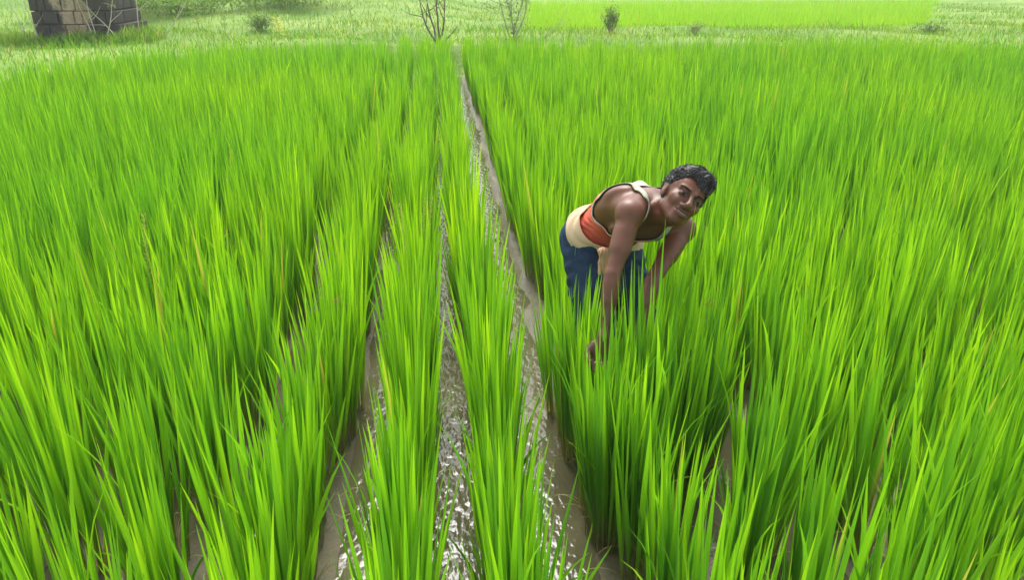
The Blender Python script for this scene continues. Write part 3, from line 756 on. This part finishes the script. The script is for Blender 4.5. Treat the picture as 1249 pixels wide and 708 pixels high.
for i in pick:
    p = roots[i]; n_ = rn[i]; qp = q[hk][i]; wa = 1.5 * math.sin(qp[0] * 95 + 2.5 * math.sin(qp[1] * 60)) + 1.1 * math.sin(qp[1] * 110 + 2 * math.sin(qp[2] * 70)); t1 = unit(np.cross(n_, hx)); t2 = np.cross(n_, t1)
    d_ = unit(t1 * math.cos(wa) + t2 * math.sin(wa) + n_ * .18 + rng.normal(0, .16, 3));
    d_ = unit(d_ - n_ * max(0, d_ @ n_) * .3); s_ = np.cross(n_, d_); L_ = rng.uniform(.014, .026); am = .28 + .5 * abs(math.sin(qp[0] * 60 + qp[2] * 50))
    pts = [p - n_ * .001]
    for j in range(5):
        w = j * am; dd = d_ * math.cos(w * .8) + s_ * math.sin(w) * .8 + n_ * (.10 - .14 * j)
        pts.append(pts[-1] + unit(dd) * L_ / 5)
    r0 = rng.uniform(.0006, .0012); parts.append(tube(pts, [r0, r0, r0, r0 * .9, r0 * .7, r0 * .2], 3))
# forelock falling over the forehead
for k in range(60):
    a0 = rng.uniform(-.01, .05); p = HP(a0, .070 + rng.normal(0, .003), .070 + rng.uniform(-.004, .012)); pts = [p]
    tw = rng.uniform(.4, 1.0)
    for j in range(6):
        pts.append(pts[-1] + (fh * (.35 - .16 * j) - hz * (.5 + .12 * j) + hx * (.45 - .22 * j * tw)) * .0055)
    parts.append(tube(pts, [.0014] * 5 + [.001, .0003], 3))
v, f, t_, r_ = merge(parts); link('curls', mesh_np('curls', v, f, True, {'r': r_}), HAIRM, hair)
# eyebrows
for sx in (-1, 1):
    parts = []
    for k in range(190):
        u = rng.random(); x = .012 + .037 * u; z = .0175 + .0050 * math.sin(u * 2.4) + rng.normal(0, .0019) * (1.2 - u * .6); y = surf_y(sx * x, z) + .0012
        p = HP(sx * x, y - .001, z); parts.append(tube([p, p + (hx * sx * .0045 + hz * .0006 + fh * .0006)], [.0009, .0004], 3))
    v, f, t_, r_ = merge(parts); child('eyebrow', mesh_np('eyebrow', v, f, True, {'r': r_ * .3}), HAIRM)

# vest: shell over the torso
FV = Field((.40, 2.20, .55), (1.06, 3.0, 1.16), .0036)
build_torso(FV, .006)
for SH, sx in ((RSH, -1), (LSH, 1)):
    FV.cone(TP(.355, sx * .07, .01), SH, .056, .050, .035); FV.cone(TP(.40, sx * .02, .030), SH + .012 * bb_, .040, .040, .03)
V, Fq = FV.mesh(smooth=2)
q = (V - PEL) @ TAX.T; s_, u_, v_ = q[:, 0], np.abs(q[:, 1]), q[:, 2]
arm = np.where(s_ > .20, .148 - .066 * sstep(.20, .32, s_), .5)           # armhole: cloth only inside this half-width
arm = np.where(v_ > .045, np.maximum(arm, .148 - .058 * sstep(.26, .38, s_)), arm)
neckw = np.where(v_ > .02, np.where(s_ > .36, .056, 0), np.where(s_ > .245, .058 * sstep(.235, .30, s_), 0))
edge = np.minimum(np.minimum(arm - u_, np.where(neckw > 0, u_ - neckw, .2)), s_ - .055)
keep = (edge > 0) & (s_ < .47)
v, f, used = submesh(V, Fq, keep)
e = edge[used]; qs, qv = s_[used], v_[used]
red = np.array([.70, .13, .085]); cream = np.array([.60, .53, .42]); trim = np.array([.40, .42, .32])
c = np.tile(red, (len(v), 1)); w = np.maximum(sstep(.082, .094, qv), sstep(.28, .32, qs)); c = c * (1 - w[:, None]) + cream * w[:, None]  # cream straps; back strip also painted pale, standing in for light from overhead
w = ((e < .008) & (qs > .12)).astype(float)[:, None]; c = c * (1 - w) + trim * w
w = (sstep(.27, .32, qs) * (qv < .05))[:, None]; c = c * (1 - w) + trim * w
c *= np.clip(1 + .22 * fbm(v[:, 0] * 14, v[:, 1] * 14 + v[:, 2] * 10, 8), .6, 1.2)[:, None]
fold = .0022 * np.sin(qs * 150 + 30 * qv + 4 * np.sin(qv * 50)) * sstep(.30, .2, qs)
nrm = (q[used] - np.array([0, 0, 0]) * 1) * np.array([0, 1, 1]); nrm /= np.linalg.norm(nrm, axis=1, keepdims=True) + 1e-6
v = v + (nrm * fold[:, None]) @ TAX
VM = NT('vest_cloth'); VM.col(VM.attr('cloth').outputs['Color']); VM.set(Roughness=.8, Specular_IOR_Level=.2); VM.bump(VM.noise(300, 3), .3, .002); VM = VM.m
def shell(name, v, f, attrs, mat, th=.003):
    o = child(name, mesh_np(name, smooth_rim(v, f), f, True, attrs), mat); md = o.modifiers.new('thickness', 'SOLIDIFY'); md.thickness = th; md.offset = 1; return o
shell('vest', v, f, {'cloth': c}, VM)

# waist cloth wrapped round the hips
FW = Field((.36, 2.35, .50), (.95, 3.1, 1.10), .0045); build_torso(FW, .022)
for H_ in (RHIP, LHIP): FW.ell(H_ + tt_ * .01, (.091, .091, .091), None, .03)
V, Fq = FW.mesh(smooth=2)
q = (V - PEL) @ TAX.T; a_ = np.arctan2(q[:, 1], q[:, 2])
lo = .026 + .006 * np.sin(a_ * 2) + .01 * sstep(1.6, 2.8, np.abs(a_)); hi = .098 + .018 * np.cos(a_ - 2.6)
keep = (q[:, 0] > lo) & (q[:, 0] < hi); nrm = q * np.array([0, 1, 1]); nrm /= np.linalg.norm(nrm, axis=1, keepdims=True)
V = V + (nrm * (.0035 * np.sin(q[:, 0] * 230 + 3 * np.sin(a_ * 3)) + .003 * np.sin(q[:, 0] * 90 + a_ * 2))[:, None]) @ TAX
v, f, used = submesh(V, Fq, keep)
WC = plain('waist_cloth', (.66, .50, .32), .85, .2, 160, .4)
wrap = shell('waist_cloth', v, f, None, WC, .004)
FK = Field((.44, 2.42, .45), (.78, 2.75, .85), .004); k0 = (vec(.589, 2.557, .765) - CR * -.006 + CU * .014 - CF * .03)
dn = vec(.02, -.04, -1)
FK.ell(k0, (.020, .017, .016), None, .008); kr = k0 + vec(.008, 0, 0)
for dx, L_, w in ((.006, .135, .013), (-.014, .085, .010), (.028, .105, .012), (.044, .070, .009)):
    FK.cone(k0, kr + dn * L_ * .5 + vec(dx, 0, 0), .010, w, .010); FK.cone(kr + dn * L_ * .5 + vec(dx, 0, 0), kr + dn * L_ + vec(dx * 1.4, -.005, 0), w, w * .75, .008)
v, f = FK.mesh(smooth=2); v = v + np.array([0, -1, 0]) * (.0030 * np.sin(v[:, :1] * 520 + 2 * np.sin(v[:, 2:] * 60)))
link('knot', mesh_np('knot', v, f), plain('knot_cloth', (.56, .33, .20), .85, .2, 160, .4), wrap)

# shorts
FS = Field((.34, 2.35, .28), (1.02, 3.10, 1.0), .0042)
for c_, r_ in (((0, 0, 0), (.110, .142, .096)),): FS.ell(TP(*c_), [x + .002 for x in r_], TAX, .02)
for sx in (-1, 1): FS.ell(TP(-.012, sx * .066, .012), (.084, .079, .083), TAX, .02)
for H_, K_ in ((RHIP, RKN), (LHIP, LKN)): FS.cone(H_, K_, .082, .078, .02)
V, Fq = FS.mesh(smooth=2); q = (V - PEL) @ TAX.T
dk = np.minimum(np.linalg.norm(V - RKN, axis=1), np.linalg.norm(V - LKN, axis=1))
kz = np.minimum((V - RKN) @ unit(RHIP - RKN), 9); kz2 = (V - LKN) @ unit(LHIP - LKN)
nearr = np.linalg.norm(V - RKN, axis=1) < np.linalg.norm(V - LKN, axis=1); kk = np.where(nearr, kz, kz2)
fo = .0075 * np.sin(V[:, 2] * 95 + 22 * V[:, 0] + 3 * np.sin(V[:, 1] * 30)) + .003 * np.sin(V[:, 0] * 130 + V[:, 2] * 60)
V = V + (unit(vec(1, -1, 0)) * .7)[None] * fo[:, None]
v, f, used = submesh(V, Fq, (q[:, 0] < .050 + 2 * np.maximum(0, -q[:, 2] - .05)) & (kk > -.01))
DM = NT('denim'); dn_ = DM.noise(14, 4); d2 = DM.noise(500, 2)
DM.col(DM.mix(DM.ramp(d2, [(.4, .35), (.6, 0.0)]), DM.ramp(dn_, [(.3, (.007, .018, .045)), (.7, (.018, .045, .095))]), (.05, .09, .15))); DM.set(Roughness=.85, Specular_IOR_Level=.2); DM.bump(dn_, .5, .01); DM = DM.m
shell('shorts', v, f, None, DM, .004)
# ---------------------------------------------------------------- small things in the paddy
EAR = plain('rice_grain', (.52, .50, .12), .7, .3)
def add_ear(x, y, H_, lean):
    best = min([o for o in COL.objects if o.parent is None and o.name.startswith('rice_plant')], key=lambda o: (o.location.x - x) ** 2 + (o.location.y - y) ** 2)
    pts = [vec(0, 0, 0)]; d = unit(vec(lean, 0, 1))
    for i in range(14):
        d = unit(d + vec(lean * .10 * (i > 8), -.01, -.05 * (i > 10))); pts.append(pts[-1] + d * H_ / 14)
    parts = [tube(pts, [.0016] * 15, 4)]
    for k in range(46):
        i = 8 + k * 6.4 / 46; p = pts[int(i)] * (1 - i % 1) + pts[min(14, int(i) + 1)] * (i % 1); a = k * 2.4
        q_ = p + vec(math.cos(a) * .008, math.sin(a) * .008, .006); parts.append(tube([p, q_, q_ + vec(math.cos(a) * .003, math.sin(a) * .003, .007)], [.0006, .0022, .0005], 4))
    v, f, t, r = merge(parts); o = link('rice_ear', mesh_np('rice_ear', v, f), EAR, best); o['label'] = 'yellow rice ear standing among the leaves'
    if best.data is not None: o.scale = (1, 1, 1)
for e_ in ((-.24, 3.45, .80, .05), (-.20, 3.35, .74, -.10), (-.12, 3.3, .84, .04), (-1.42, 3.2, .78, .12)): add_ear(*e_)
def sedge(x, y, H_, label, n=22, mat=None):
    root = empty('sedge', (x, y, 0)); tag(root, label, 'sedge'); v, f, t, r = tube([(0, 0, 0), (.01, 0, H_ * .5), (.0, .01, H_)], [.002, .0018, .0014], 5); link('stem', mesh_np('stem', v, f), GREENSTEM, root)
    a = rng.random(n) * 6.28; link('flower_head', leaf_mesh('flower_head', [blades(np.tile([0, .01, H_], (n, 1)), a, rng.uniform(.3, 1.9, n), rng.uniform(.025, .06, n), .004, .6, a + 1.57, seg=3)]), mat or STRAW, root)
    n = 3; a = np.array([.1, 3.0, 4.6]); link('bract', leaf_mesh('bract', [blades(np.tile([0, .01, H_], (n, 1)), a, 1.25, [.14, .09, .06], .006, .3, a + 1.57, seg=5)]), RICE, root)
sedge(-.40, 2.52, .63, 'spiky yellowish sedge flower head beside the left water channel')
sedge(.93, 2.30, .66, 'small reddish-brown sedge heads among the rice just right of the man', 14, plain('sedge_brown', (.45, .22, .08), .7))
# straw and cut leaves lying in the channels
parts = []
for _ in range(420):
    k = random.choice((-1, 0, 1, 1, 2, -2, 3)); xc = ROW0 + (k + .5) * ROW + random.gauss(0, .07); y = 1.3 + 8 * random.random() ** 1.6; a = random.random() * 6.28
    parts.append(blades([[xc, y, .003 + random.random() * .012]], [a], [rad(random.uniform(78, 90))], [random.uniform(.05, .20)], [random.uniform(.003, .006)], [rad(random.uniform(-10, 12))], [a + 1.57], seg=4))
tag(link('straw_litter', leaf_mesh('straw_litter', parts), STRAW), 'pale straw and cut leaves lying on the mud of the channels', 'straw', None, 'stuff')

# ---------------------------------------------------------------- thin summer haze over the whole place
lo, hi = (-420, -320, -1.2), (420, 620, 4.6)
hm = bpy.data.materials.new('haze'); hm.use_nodes = True; hm.node_tree.nodes.clear()
ho = hm.node_tree.nodes.new('ShaderNodeOutputMaterial'); pv = hm.node_tree.nodes.new('ShaderNodeVolumePrincipled')
pv.inputs['Density'].default_value = .0019; pv.inputs['Color'].default_value = (.95, .97, 1, 1); hm.node_tree.links.new(pv.outputs[0], ho.inputs['Volume'])
hv = [(x, y, z) for x in (lo[0], hi[0]) for y in (lo[1], hi[1]) for z in (lo[2], hi[2])]
link('haze', mesh_np('haze', hv, [(0, 1, 3, 2), (4, 6, 7, 5), (0, 4, 5, 1), (2, 3, 7, 6), (0, 2, 6, 4), (1, 5, 7, 3)], False), hm)['kind'] = 'stuff'
